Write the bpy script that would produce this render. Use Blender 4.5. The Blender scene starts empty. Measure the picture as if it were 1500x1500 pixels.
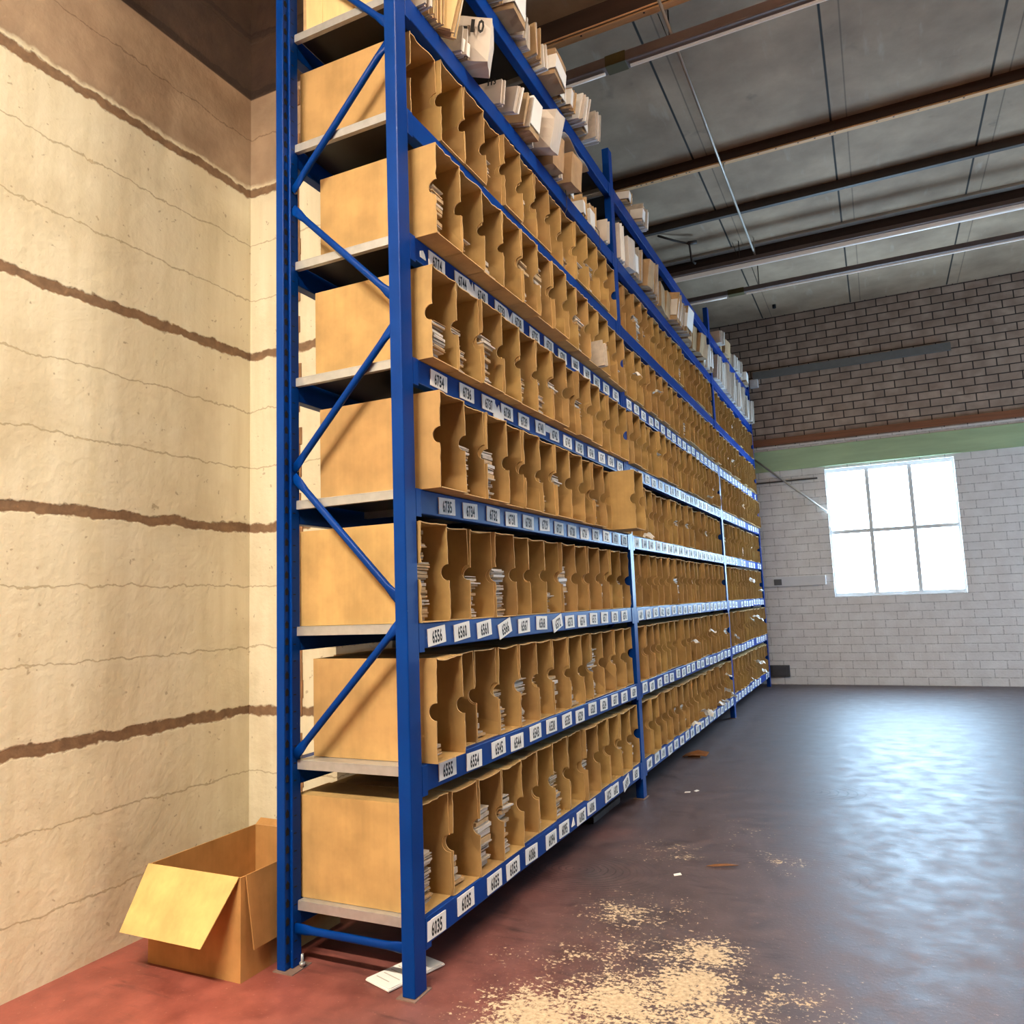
import bpy, bmesh, math, random
from mathutils import Vector, Matrix
random.seed(7)
S = bpy.context.scene
C = S.collection
D = bpy.data

# ------------------------------------------------------------------ helpers
def lin(c):
    return tuple(((v/255)/12.92 if v/255 <= .04045 else ((v/255+.055)/1.055)**2.4) for v in c)

class NT:
    def __init__(s, name):
        s.m = D.materials.new(name); s.m.use_nodes = True
        s.t = s.m.node_tree; s.n = s.t.nodes; s.l = s.t.links
        s.b = s.n['Principled BSDF']
    def add(s, typ, ins=None, **kw):
        n = s.n.new(typ)
        for k, v in kw.items(): setattr(n, k, v)
        for k, v in (ins or {}).items():
            if hasattr(v, 'is_linked'): s.l.new(v, n.inputs[k])
            else: n.inputs[k].default_value = v
        return n
    def coord(s): return s.add('ShaderNodeTexCoord').outputs['Object']
    def noise(s, vec, scale, detail=4, rough=.55, dist=0):
        return s.add('ShaderNodeTexNoise', {'Vector': vec, 'Scale': scale, 'Detail': detail, 'Roughness': rough, 'Distortion': dist}).outputs['Fac']
    def mapv(s, vec, scale=(1,1,1), loc=(0,0,0), rot=(0,0,0)):
        return s.add('ShaderNodeMapping', {'Vector': vec, 'Scale': scale, 'Location': loc, 'Rotation': rot}).outputs['Vector']
    def ramp(s, fac, a, b, lo=0., hi=1.):
        n = s.add('ShaderNodeMapRange', {'Value': fac, 'From Min': a, 'From Max': b, 'To Min': lo, 'To Max': hi})
        return n.outputs['Result']
    def math(s, op, a, b=0.):
        return s.add('ShaderNodeMath', {0: a, 1: b}, operation=op).outputs[0]
    def mix(s, fac, a, b, mode='MIX'):
        n = s.n.new('ShaderNodeMix'); n.data_type = 'RGBA'; n.blend_type = mode
        for i, v in ((0, fac), (6, a), (7, b)):
            if hasattr(v, 'is_linked'): s.l.new(v, n.inputs[i])
            else: n.inputs[i].default_value = (*v, 1) if i > 0 and len(v) == 3 else v
        return n.outputs[2]
    def set(s, **kw):
        for k, v in kw.items():
            k = k.replace('_', ' ')
            if hasattr(v, 'is_linked'): s.l.new(v, s.b.inputs[k])
            else: s.b.inputs[k].default_value = (*v, 1) if isinstance(v, tuple) and len(v) == 3 else v
    def bump(s, h, strength=.2, dist=.01):
        n = s.add('ShaderNodeBump', {'Height': h, 'Strength': strength, 'Distance': dist})
        s.l.new(n.outputs[0], s.b.inputs['Normal'])

def simple(name, col, rough=.6, metal=0., vary=.12, scale=8., stretch=(1,1,1), emit=None, bump=0.):
    t = NT(name); c = lin(col)
    v = t.mapv(t.coord(), stretch)
    f = t.noise(v, scale)
    a = tuple(x*(1-vary) for x in c); b = tuple(min(1, x*(1+vary)) for x in c)
    t.set(Base_Color=t.mix(t.ramp(f, .3, .7), a, b), Roughness=rough, Metallic=metal)
    if emit: t.set(Emission_Color=lin(emit[0]), Emission_Strength=emit[1])
    if bump: t.bump(f, bump)
    return t.m

def cardboard(name, col, vary=.13):
    t = NT(name); c = lin(col)
    v = t.coord()
    rnd = t.add('ShaderNodeObjectInfo').outputs['Random']
    v2 = t.add('ShaderNodeVectorMath', {0: v}, operation='ADD')
    cmb = t.add('ShaderNodeCombineXYZ', {0: t.math('MULTIPLY', rnd, 17.), 1: t.math('MULTIPLY', rnd, 31.), 2: 0.})
    t.l.new(cmb.outputs[0], v2.inputs[1]); v = v2.outputs[0]
    f = t.noise(t.mapv(v, (60, 60, 3)), 1., 3)              # faint vertical flutes
    g = t.noise(v, 7., 5)                                   # blotches
    h = t.noise(t.mapv(v, (9, 9, 1.2)), 1.3, 2)             # soft creases
    k = t.math('ADD', t.math('MULTIPLY', f, .12), t.math('ADD', t.math('MULTIPLY', g, .68), t.math('MULTIPLY', h, .2)))
    a = tuple(x*(1-vary*1.4) for x in c); b = tuple(min(1, x*(1+vary)) for x in c)
    col1 = t.mix(t.ramp(k, .38, .62), a, b)
    hs = t.add('ShaderNodeHueSaturation', {'Color': col1, 'Value': t.ramp(rnd, 0, 1, .9, 1.08), 'Hue': t.ramp(rnd, 0, 1, .495, .505)})
    t.set(Base_Color=hs.outputs[0], Roughness=.8, Specular_IOR_Level=.2)
    t.bump(k, .12, .01)
    return t.m

def blue_paint(name):
    t = NT(name); v = t.coord()
    f = t.noise(v, 3., 4); s = t.noise(t.mapv(v, (3, 3, 1)), 40., 3, .6)
    c = t.mix(t.ramp(f, .3, .7), lin((0, 48, 122)), lin((0, 58, 142)))
    c = t.mix(t.ramp(s, .74, .77), c, lin((95, 140, 200)))   # small chips and rubs
    t.set(Base_Color=c, Roughness=t.ramp(f, .3, .7, .34, .43), Specular_IOR_Level=.12)
    return t.m

def galvanised(name):
    t = NT(name); v = t.coord()
    f = t.noise(v, 30., 4); g = t.noise(t.mapv(v, (2, 2, 2)), 2.)
    c = t.mix(t.ramp(f, .35, .65), lin((180, 180, 178)), lin((192, 192, 190)))
    t.set(Base_Color=c, Roughness=t.ramp(g, .3, .7, .3, .45), Metallic=.5)
    return t.m

def block_wall(name):
    """cream painted block, eroded joints every third course, raw block above, dark paint at the top"""
    t = NT(name)
    v = t.add('ShaderNodeNewGeometry').outputs['Position']
    sep = t.add('ShaderNodeSeparateXYZ', {0: v}); z = sep.outputs[2]
    wob = t.noise(v, 9., 3); wob2 = t.noise(v, 28., 4)
    zz = t.math('ADD', z, t.math('MULTIPLY', t.math('SUBTRACT', wob, .5), .05))
    zz = t.math('ADD', zz, t.math('MULTIPLY', t.math('SUBTRACT', wob2, .5), .03))
    def joint(period, off, half):
        fr = t.math('FRACT', t.math('DIVIDE', t.math('SUBTRACT', zz, off), period))
        d = t.math('MULTIPLY', t.math('MINIMUM', fr, t.math('SUBTRACT', 1., fr)), period)
        return t.math('SUBTRACT', 1., t.ramp(d, half*.7, half))
    streak = t.noise(t.mapv(v, (14, 14, 1.5)), 1., 4)
    cream = t.mix(t.ramp(streak, .3, .7), lin((220, 211, 182)), lin((234, 227, 202)))
    cream = t.mix(t.ramp(t.noise(v, 2.2, 5), .5, .8), cream, lin((200, 188, 158)))
    fine = joint(.2917, -.05, .004)
    cream = t.mix(t.math('MULTIPLY', fine, .6), cream, lin((160, 143, 108)))
    specks = t.ramp(t.noise(v, 34., 2), .70, .74)
    cream = t.mix(t.math('MULTIPLY', specks, .55), cream, lin((150, 132, 100)))
    brown = t.mix(t.ramp(wob2, .3, .7), lin((112, 88, 66)), lin((140, 112, 84)))
    cream = t.mix(joint(.8745, .818-.8745, .026), cream, brown)
    raw = t.mix(t.ramp(t.noise(v, 5., 5), .3, .7), lin((146, 124, 102)), lin((180, 158, 132)))
    raw = t.mix(t.math('MULTIPLY', fine, .5), raw, lin((96, 72, 52)))
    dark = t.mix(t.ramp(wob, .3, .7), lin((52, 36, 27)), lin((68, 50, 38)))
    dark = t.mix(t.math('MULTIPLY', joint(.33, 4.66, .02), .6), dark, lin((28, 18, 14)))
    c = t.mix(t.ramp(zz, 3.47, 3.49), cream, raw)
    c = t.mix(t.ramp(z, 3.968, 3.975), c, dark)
    t.set(Base_Color=c, Roughness=.75)
    t.bump(t.math('ADD', wob2, t.math('MULTIPLY', joint(.8745, .818-.8745, .026), -1.5)), .3, .012)
    return t.m

def brick_wall(name):
    """far gable: white painted brick below, green band, raw brown brick above"""
    t = NT(name)
    v = t.add('ShaderNodeNewGeometry').outputs['Position']
    sep = t.add('ShaderNodeSeparateXYZ', {0: v})
    cmb = t.add('ShaderNodeCombineXYZ', {0: sep.outputs[0], 1: sep.outputs[2], 2: 0.}).outputs[0]
    z = sep.outputs[2]
    n = t.noise(v, 5., 5); n2 = t.noise(v, 40., 3)
    def brick(m, bw, rh):
        b = t.add('ShaderNodeTexBrick', {'Vector': cmb, 'Scale': 1., 'Mortar Size': m, 'Mortar Smooth': .25, 'Bias': 0., 'Brick Width': bw, 'Row Height': rh,
            'Color1': (.35, .35, .35, 1), 'Color2': (.75, .75, .75, 1), 'Mortar': (0, 0, 0, 1)})
        return b
    b = brick(.008, .27, .109)
    var = t.ramp(b.outputs['Color'], .3, .8)
    raw = t.mix(var, lin((168, 146, 130)), lin((196, 174, 156)))
    raw = t.mix(t.ramp(n, .3, .75), raw, lin((140, 118, 104)))
    raw = t.mix(b.outputs['Fac'], raw, lin((52, 40, 36)))
    wht = t.mix(t.ramp(n, .3, .7), lin((240, 235, 232)), lin((226, 218, 214)))
    b2 = brick(.006, .30, .109)
    wht = t.mix(t.math('MULTIPLY', b2.outputs['Fac'], t.ramp(n2, .3, .6, .15, .6)), wht, lin((130, 120, 114)))
    c = t.mix(t.ramp(z, 3.41, 3.412), wht, raw)
    t.set(Base_Color=c, Roughness=.7)
    t.bump(t.math('SUBTRACT', n2, t.math('MULTIPLY', b.outputs['Fac'], 2.)), .35, .008)
    return t.m

def floor_mat(name):
    t = NT(name)
    v = t.add('ShaderNodeNewGeometry').outputs['Position']
    n1 = t.noise(v, 1.1, 5); n2 = t.noise(v, 7., 6, .62); n3 = t.noise(v, 60., 5, .7)
    dirv = t.mapv(v, (3, 16, 1), rot=(0, 0, .45)); n4 = t.noise(dirv, 1.6, 4)
    red = t.mix(t.ramp(n2, .3, .7), lin((120, 60, 52)), lin((158, 88, 76)))
    worn = t.mix(t.ramp(n2, .25, .75), lin((66, 54, 55)), lin((94, 78, 78)))
    sep = t.add('ShaderNodeSeparateXYZ', {0: v})
    traffic = t.math('ADD', t.math('MULTIPLY', sep.outputs[0], .55), t.math('MULTIPLY', sep.outputs[1], .16))
    traffic = t.math('ADD', traffic, t.math('MULTIPLY', t.math('SUBTRACT', n1, .5), .9))
    c = t.mix(t.ramp(traffic, -.35, .4), red, worn)
    c = t.mix(t.math('MULTIPLY', t.math('MULTIPLY', t.ramp(n4, .54, .70), t.ramp(t.noise(v, 2.3, 4), .45, .62)), .6), c, lin((44, 34, 34)))       # dragged dirt
    c = t.mix(t.math('MULTIPLY', t.ramp(n3, .62, .70), .4), c, lin((196, 150, 128)))   # fine chips
    # scuff arcs
    for cx, cy, rr in ((.05, 1.35, 9.), (1.0, 1.6, 7.), (.9, 3.2, 6.)):
        w = t.add('ShaderNodeTexWave', {'Vector': t.mapv(v, (1, 1.5, 0), loc=(-cx, -cy*1.5, 0)), 'Scale': rr, 'Distortion': 2.2, 'Detail': 2., 'Detail Scale': 1.2}, wave_type='RINGS', rings_direction='Z')
        dist = t.add('ShaderNodeVectorMath', {0: v, 1: (cx, cy, 0)}, operation='DISTANCE').outputs['Value']
        m = t.math('MULTIPLY', t.ramp(w.outputs['Fac'], .86, .97), t.math('MULTIPLY', t.ramp(dist, .5, .3), t.ramp(n1, .42, .55)))
        c = t.mix(t.math('MULTIPLY', m, .75), c, lin((40, 30, 32)))
    # patches where the paint has lifted to pale screed
    acc = None
    for x, y, r, k in ((.40,.08,.26,.95),(.62,.24,.27,1.),(.80,.42,.22,1.),(.80,.66,.20,.9),(.90,.20,.24,.95),(.70,.0,.3,1.),(.42,.92,.26,.66),(.36,.5,.2,.55),
                       (.62,1.0,.2,.5),(1.12,.45,.22,.62),(.42,1.75,.3,.5),(.95,1.75,.25,.5),(.7,2.2,.3,.42),(1.25,.15,.3,.6),(.12,.42,.14,.45),(.55,.6,.3,.55)):
        d = t.add('ShaderNodeVectorMath', {0: v, 1: (x, y, 0)}, operation='DISTANCE').outputs['Value']
        b = t.ramp(d, r*1.5, r*.1, 0., k)
        acc = b if acc is None else t.math('MAXIMUM', acc, b)
    g = t.noise(dirv, 5., 6, .7)
    val = t.math('ADD', acc, t.math('ADD', t.math('MULTIPLY', t.math('SUBTRACT', t.noise(v, 11., 6, .7), .5), 1.3), t.math('MULTIPLY', t.math('SUBTRACT', g, .5), .9)))
    val = t.math('ADD', val, t.math('MULTIPLY', t.math('SUBTRACT', n3, .5), 2.0))
    mask = t.ramp(val, .60, .74)
    pale = t.mix(t.ramp(n3, .35, .65), lin((168, 146, 118)), lin((206, 186, 156)))
    c = t.mix(mask, c, pale)
    rough = t.ramp(n2, .3, .7, .42, .58)
    rough = t.math('ADD', rough, t.math('MULTIPLY', mask, .35))
    t.set(Base_Color=c, Roughness=rough, Specular_IOR_Level=.5)
    t.bump(t.math('ADD', n3, t.math('MULTIPLY', n2, .8)), .15, .006)
    return t.m

def ceiling_mat(name):
    t = NT(name)
    v = t.add('ShaderNodeNewGeometry').outputs['Position']
    sep = t.add('ShaderNodeSeparateXYZ', {0: v})
    n = t.noise(v, 1.6, 6, .6); n2 = t.noise(t.mapv(v, (6, 1, 1)), 2., 5)
    c = t.mix(t.ramp(n, .3, .7), lin((144, 122, 101)), lin((184, 160, 134)))
    st = t.math('MULTIPLY', t.ramp(n2, .62, .74), .4)
    c = t.mix(st, c, lin((186, 172, 154)))
    c = t.mix(t.math('MULTIPLY', t.ramp(t.noise(v, 3.4, 4), .66, .76), .4), c, lin((84, 78, 72)))
    fx = t.math('FRACT', t.math('DIVIDE', t.math('SUBTRACT', sep.outputs[0], .232), 1.2))
    d = t.math('MULTIPLY', t.math('MINIMUM', fx, t.math('SUBTRACT', 1., fx)), 1.2)
    c = t.mix(t.ramp(d, .012, .006), c, lin((38, 34, 30)))
    fx2 = t.math('FRACT', t.math('DIVIDE', t.math('SUBTRACT', sep.outputs[0], .36), 1.2))
    d2 = t.math('MULTIPLY', t.math('MINIMUM', fx2, t.math('SUBTRACT', 1., fx2)), 1.2)
    c = t.mix(t.math('MULTIPLY', t.ramp(d2, .008, .003), .5), c, lin((60, 54, 48)))
    t.set(Base_Color=c, Roughness=.85); t.bump(n, .2, .01)
    return t.m

M = {}
M['blue'] = blue_paint('blue_paint')
M['galv'] = galvanised('galvanised_steel')
M['card'] = cardboard('kraft_cardboard', (187, 152, 99))
M['card_edge'] = simple('cardboard_edge', (226, 186, 128), .9, vary=.1, scale=40)
M['kraft'] = cardboard('kraft_envelope', (180, 150, 114), .1)
M['manila'] = simple('manila_card', (236, 206, 148), .8, vary=.1, scale=20, stretch=(1, 1, .3))
M['tanpaper'] = simple('tan_paper', (196, 164, 122), .85, vary=.14, scale=30)
M['greypaper'] = simple('grey_paper', (190, 178, 164), .85, vary=.14, scale=30)
M['white'] = simple('white_paper', (250, 246, 240), .7, vary=.04, scale=10)
M['envelope'] = simple('worn_white_envelope', (214, 202, 190), .6, vary=.08, scale=6, bump=.15)
M['ink'] = simple('black_ink', (22, 20, 20), .7, vary=.1)
M['black'] = simple('slot_shadow_black', (6, 8, 14), .9, vary=.1)
M['dark_wood'] = simple('stained_joist', (58, 38, 28), .75, vary=.25, scale=6, stretch=(.3, 4, 4))
M['batten'] = simple('pine_batten', (222, 172, 122), .7, vary=.2, scale=7, stretch=(.25, 5, 5))
M['steel_dark'] = simple('dark_painted_steel', (70, 62, 58), .6, vary=.12)
M['fitting'] = simple('grey_light_fitting', (116, 102, 98), .5, vary=.06)
M['tube'] = simple('light_tube', (244, 238, 232), .3, vary=.01, emit=((255, 246, 238), .12))
M['tube_lit'] = simple('lit_light_tube', (255, 244, 220), .3, vary=.01, emit=((255, 226, 180), 6.))
M['under'] = simple('shaded_deck_underside', (44, 42, 40), .35, vary=.1)  # shade below the decks, put into the colour
M['olive'] = simple('olive_joint_cover', (84, 74, 36), .6, vary=.1)
M['conduit'] = simple('zinc_conduit', (196, 188, 178), .45, metal=.4, vary=.08)
M['plastic'] = simple('white_trunking', (222, 220, 222), .4, vary=.03)
M['plastic_grey'] = simple('grey_socket', (92, 90, 92), .5, vary=.08)
M['green'] = simple('green_painted_lintel', (172, 194, 152), .6, vary=.12, scale=3, stretch=(.5, 1, 3))
M['plate'] = simple('timber_wall_plate', (136, 84, 54), .7, vary=.2, scale=6, stretch=(.3, 1, 6))
M['channel'] = simple('grey_steel_channel', (112, 112, 110), .5, vary=.1)
M['pale_brick'] = simple('pale_ledge_paint', (204, 194, 186), .7, vary=.06)
M['footplate'] = simple('dusty_foot_plate', (132, 108, 96), .7, metal=.1, vary=.12, scale=20)
M['leaf'] = simple('dry_leaf', (132, 84, 38), .8, vary=.2)
M['string'] = simple('white_string', (226, 220, 206), .8, vary=.05)
M['carton'] = cardboard('floor_carton_card', (184, 138, 84))
M['carton_pale'] = cardboard('floor_carton_flap_card', (222, 188, 120))
M['plinth'] = simple('dark_steel_box', (70, 70, 74), .5, vary=.1)
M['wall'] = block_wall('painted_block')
M['brick'] = brick_wall('painted_brick')
M['dull_brick'] = simple('dull_brown_brick', (112, 96, 84), .8, vary=.15, scale=12)
M['floor'] = floor_mat('red_painted_concrete')
M['ceil'] = ceiling_mat('cement_board')
M['frame_white'] = simple('white_window_frame', (225, 225, 225), .4, vary=.03)

def link(name, bm, mats, parent=None, loc=None, smooth=False):
    me = D.meshes.new(name); bm.to_mesh(me); bm.free()
    for m in (mats if isinstance(mats, (list, tuple)) else [mats]): me.materials.append(M[m] if isinstance(m, str) else m)
    if smooth:
        for p in me.polygons: p.use_smooth = True
    o = D.objects.new(name, me); C.objects.link(o)
    if parent: o.parent = parent
    if loc: o.location = loc
    return o
def empty(name, loc=(0, 0, 0), rz=0):
    o = D.objects.new(name, None); C.objects.link(o); o.location = loc; o.rotation_euler.z = rz
    o.empty_display_size = .1; return o
def tag(o, label=None, cat=None, group=None, kind=None):
    if label: o['label'] = label
    if cat: o['category'] = cat
    if group: o['group'] = group
    if kind: o['kind'] = kind
    return o
def inst(src, loc, parent=None, name=None):
    o = src.copy(); C.objects.link(o); o.location = loc
    if parent: o.parent = parent
    return o

def box(bm, a, b, mi=0, bev=0., mat=None):
    vs = [bm.verts.new((x, y, z)) for x in (a[0], b[0]) for y in (a[1], b[1]) for z in (a[2], b[2])]
    F = ((0,1,3,2),(4,6,7,5),(0,4,5,1),(2,3,7,6),(0,2,6,4),(1,5,7,3))
    fs = [bm.faces.new([vs[i] for i in f]) for f in F]
    for f in fs: f.material_index = mi
    if mat is not None: bmesh.ops.transform(bm, matrix=mat, verts=vs)
    if bev:
        es = list({e for f in fs for e in f.edges})
        r = bmesh.ops.bevel(bm, geom=es, offset=bev, segments=2, profile=.5, affect='EDGES')
        for f in r['faces']: f.material_index = mi
    return vs
def tube(bm, pts, r, seg=10, mi=0, caps=True):
    pts = [Vector(p) for p in pts]; rings = []
    for i, p in enumerate(pts):
        d = (pts[min(i+1, len(pts)-1)] - pts[max(i-1, 0)]).normalized()
        u = d.orthogonal().normalized() if i == 0 else (u - d*u.dot(d)).normalized()
        w = d.cross(u)
        rr = r[i] if isinstance(r, (list, tuple)) else r
        rings.append([bm.verts.new(p + (u*math.cos(t) + w*math.sin(t))*rr) for t in [2*math.pi*k/seg for k in range(seg)]])
    for a, b in zip(rings, rings[1:]):
        for k in range(seg):
            f = bm.faces.new((a[k], a[(k+1) % seg], b[(k+1) % seg], b[k])); f.material_index = mi; f.smooth = True
    if caps:
        for rg in (rings[0][::-1], rings[-1]):
            f = bm.faces.new(rg); f.material_index = mi
def panel(bm, pts, off, mi=0, edge=None):
    off = Vector(off)
    A = [bm.verts.new(p) for p in pts]; B = [bm.verts.new(Vector(p)+off) for p in pts]
    f = bm.faces.new(A); f.material_index = mi
    f = bm.faces.new(B[::-1]); f.material_index = mi
    n = len(pts)
    for i in range(n):
        f = bm.faces.new((A[(i+1) % n], A[i], B[i], B[(i+1) % n]))
        f.material_index = edge[1] if edge and edge[0](Vector(pts[i]), Vector(pts[(i+1) % n])) else mi
def new(): return bmesh.new()

ORD = ['first','second','third','fourth','fifth','sixth','seventh','eighth','ninth','tenth','eleventh','twelfth','thirteenth','fourteenth','fifteenth',
       'sixteenth','seventeenth','eighteenth','nineteenth','twentieth','twenty-first','twenty-second','twenty-third','twenty-fourth','twenty-fifth',
       'twenty-sixth','twenty-seventh','twenty-eighth','twenty-ninth','thirtieth','thirty-first','thirty-second','thirty-third','thirty-fourth']
BAY = ['nearest bay', 'middle bay', 'farthest bay']
ROW = ['bottom row', 'second row up', 'third row up', 'fourth row up', 'fifth row up', 'sixth row up', 'seventh row up']

# ------------------------------------------------------------------ dimensions
Z = [.230, .729, 1.2214, 1.7067, 2.1971, 2.6792, 3.1843, 3.6772, 4.1961]
BH = .0903                     # beam height
W = .075                       # post width along the run
DEP = .586                     # depth of the racking
PY = [0., 2.7, 6.1438, 9.005]  # near edges of the four uprights
FY = 9.383; CZ = 5.356; WX = -1.305; RX = 8.; BY = -7.

# ------------------------------------------------------------------ the setting
def struct(o): o['kind'] = 'structure'; return o
bm = new(); box(bm, (WX-.2, BY, -.15), (RX, FY+.2, 0)); struct(link('floor', bm, 'floor'))
bm = new(); box(bm, (WX-.2, BY, CZ), (RX, FY+.2, CZ+.1)); struct(link('ceiling', bm, 'ceil'))
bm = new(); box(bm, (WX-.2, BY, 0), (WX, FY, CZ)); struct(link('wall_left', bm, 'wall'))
bm = new(); box(bm, (WX, .6, 0), (-.782, 1.05, CZ))
pier = struct(link('wall_pier', bm, 'wall'))
bm = new()                                                  # eroded upright joint in the pier face
pr = random.Random(3)
zs = [i*.08 for i in range(50)]
for i, z0 in enumerate(zs[:-1]):
    if pr.random() < .12: continue
    x0 = -.99 + pr.uniform(-.008, .008); w = pr.uniform(.012, .03)
    box(bm, (x0-w/2, .594, z0), (x0+w/2, .6, z0+.082))
struct(link('trim_1', bm, simple('eroded_mortar', (138, 104, 74), .9, vary=.15, scale=20)))
# far gable with the window opening that lets in the daylight
wx0, wx1, wz0, wz1 = .9, 2.5, 1.2, 3.0
bm = new()
box(bm, (WX-.2, FY, 0), (wx0, FY+.2, CZ)); box(bm, (wx1, FY, 0), (RX, FY+.2, CZ))
box(bm, (wx0, FY, 0), (wx1, FY+.2, wz0)); box(bm, (wx0, FY, wz1), (wx1, FY+.2, CZ))
struct(link('wall_far', bm, 'brick'))
bm = new()
for x in (wx0, (wx0*2+wx1)/3, (wx0+wx1*2)/3, wx1): box(bm, (x-.025, FY+.05, wz0), (x+.025, FY+.1, wz1))
for z in (wz0+.025, (wz0+wz1)/2, wz1-.025): box(bm, (wx0, FY+.055, z-.025), (wx1, FY+.095, z+.025))
win = struct(link('window_1', bm, 'frame_white'))
rw0, rw1, rz0, rz1 = 6.4, 8.9, 1.0, 2.5                      # unseen opening added in the right wall to brighten the far end
bm = new(); box(bm, (RX, BY, 0), (RX+.2, rw0, CZ)); box(bm, (RX, rw1, 0), (RX+.2, FY+.2, CZ)); box(bm, (RX, rw0, 0), (RX+.2, rw1, rz0)); box(bm, (RX, rw0, rz1), (RX+.2, rw1, CZ))
struct(link('wall_right', bm, 'dull_brick'))
bm = new()
for i in range(5):
    y = rw0+(rw1-rw0)*i/4; box(bm, (RX+.05, y-.025, rz0), (RX+.1, y+.025, rz1))
for z in (rz0+.025, (rz0+rz1)/2, rz1-.025): box(bm, (RX+.055, rw0, z-.025), (RX+.095, rw1, z+.025))
struct(link('window_added', bm, 'frame_white'))
bm = new(); box(bm, (WX-.2, BY-.2, 0), (RX+.2, BY, CZ)); struct(link('wall_back', bm, 'dull_brick'))
bm = new(); box(bm, (WX, FY-.05, 3.425), (RX, FY, 3.52)); struct(link('trim_2', bm, 'plate'))
bm = new(); box(bm, (WX, FY-.03, 3.04), (RX, FY, 3.345), bev=.004); struct(link('trim_3', bm, 'green'))
bm = new(); box(bm, (WX, FY-.045, 2.875), (wx0-.1, FY, 2.892)); struct(link('trim_4', bm, 'steel_dark'))
bm = new(); box(bm, (.03, FY-.05, 4.44), (2.6, FY, 4.545)); struct(link('trim_5', bm, 'channel'))
# roof joists
def joist(y, zb, depth, mat, batten, n):
    bm = new(); box(bm, (WX, y, zb), (RX, y+depth, CZ)); mats = [mat]
    if batten:
        box(bm, (WX, y+.012, zb-.014), (RX, y+depth-.008, zb-.0005), 1); mats.append('batten')
        if batten > 1: box(bm, (WX, y-.008, zb-.006), (RX, y, zb+.004), 1)
    r = random.Random(n)
    for k in range(26):
        if not batten: break
        x = r.uniform(-.5, 4); box(bm, (x, y+.02, zb-.0155), (x+.012, y+.032, zb-.013), 2)
    mats += ['ink'] * (3-len(mats))
    struct(link('trim_%d' % n, bm, mats))
joist(2.43, 5.20, .075, 'dark_wood', 2, 6)
joist(4.66, 5.27, .07, 'dark_wood', 1, 7)
joist(5.74, 5.27, .05, 'steel_dark', 0, 8)
joist(6.72, 5.33, .09, 'conduit', 0, 9)
joist(6.82, 5.19, .09, 'dark_wood', 0, 10)
joist(.3, 5.22, .075, 'dark_wood', 1, 11)
joist(-2., 5.22, .075, 'dark_wood', 1, 12)

# ------------------------------------------------------------------ the racking (one bolted thing)
rack = tag(empty('shelving_rack', (-DEP/2, 0, 0)), 'tall blue steel racking of three bays filled with cardboard file boxes', 'shelving')
def rp(o):
    o.parent = rack; o.matrix_parent_inverse = Matrix.Translation((DEP/2, 0, 0)); return o
TOP = 4.47
bm = new(); box(bm, (-.05, 0, .004), (0, W, TOP), bev=.004)
for s in range(60):
    z = .14 + s*.0725
    if z < TOP-.05: box(bm, (-.0505, .045, z), (-.0498, .062, z+.03), 1)
post_f = rp(link('post', bm, ['blue', 'black']))
bm = new(); box(bm, (-.586, 0, .004), (-.548, W, TOP), bev=.003); box(bm, (-.548, .028, .004), (-.536, W, TOP), bev=.003)
for s in range(71):
    z = .03 + s*.0625
    if z > TOP-.05: break
    panel(bm, [(-.5478, .007, z), (-.5478, .021, z), (-.5478, .023, z+.018), (-.5478, .014, z+.03), (-.5478, .005, z+.018)], (.0012, 0, 0), 1)
    box(bm, (-.5362, .036, z), (-.5353, .05, z+.0035), 1)
post_r = rp(link('post', bm, ['blue', 'black']))
def plate_bm(x0, x1):
    bm = new(); box(bm, (x0, -.012, 0), (x1, W+.018, .004)); return bm
bolt_bm = new(); 
tube(bolt_bm, [(0, 0, 0), (.008, 0, 0)], .007, 8); bolt_me = D.meshes.new('bolt'); bolt_bm.to_mesh(bolt_me); bolt_bm.free(); bolt_me.materials.append(M['galv'])
def add_bolt(parent, loc):
    o = D.objects.new('bolt', bolt_me); C.objects.link(o); o.parent = parent; o.location = loc; return o
fp = link('foot_plate', plate_bm(-.066, .008), 'footplate', post_f); fp['label'] = 'dusty grey foot plate'
rp_ = link('foot_plate', plate_bm(-.594, -.505), 'footplate', post_r); rp_['label'] = 'dusty grey foot plate'
tb = new(); tube(tb, [(-.512, .05, .004), (-.512, .05, .05)], .005, 8); tube(tb, [(-.512, .05, .012), (-.512, .05, .022)], .011, 6)
b_ = link('anchor_bolt', tb, 'galv', post_r)
BR = [((-.536, .138), (-.048, .138)), ((-.536, .745), (-.048, 1.235)), ((-.048, 1.295), (-.536, 1.80)), ((-.536, 1.825), (-.048, 2.33)),
      ((-.048, 2.42), (-.536, 2.90)), ((-.536, 2.975), (-.048, 3.475)), ((-.048, 3.525), (-.536, 4.02)), ((-.536, 4.3), (-.048, 4.3))]
def brace_bm(a, b):
    bm = new(); a = Vector((a[0], .042, a[1])); b = Vector((b[0], .042, b[1]))
    d = (b-a); L = d.length; d.normalize(); w = Vector((0, 1, 0)).cross(d); rings = []
    for s, ry, rw in ((0, .004, .019), (.045, .004, .019), (.085, .0135, .0135), (L-.085, .0135, .0135), (L-.045, .004, .019), (L, .004, .019)):
        c = a + d*s
        rings.append([bm.verts.new(c + Vector((0, 1, 0))*ry*math.cos(t) + w*rw*math.sin(t)) for t in [2*math.pi*k/12 for k in range(12)]])
    for p, q in zip(rings, rings[1:]):
        for k in range(12):
            f = bm.faces.new((p[k], p[(k+1) % 12], q[(k+1) % 12], q[k])); f.smooth = True
    bm.faces.new(rings[0][::-1]); bm.faces.new(rings[-1])
    return bm
braces = [rp(link('brace', brace_bm(a, b), 'blue')) for a, b in BR]
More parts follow.
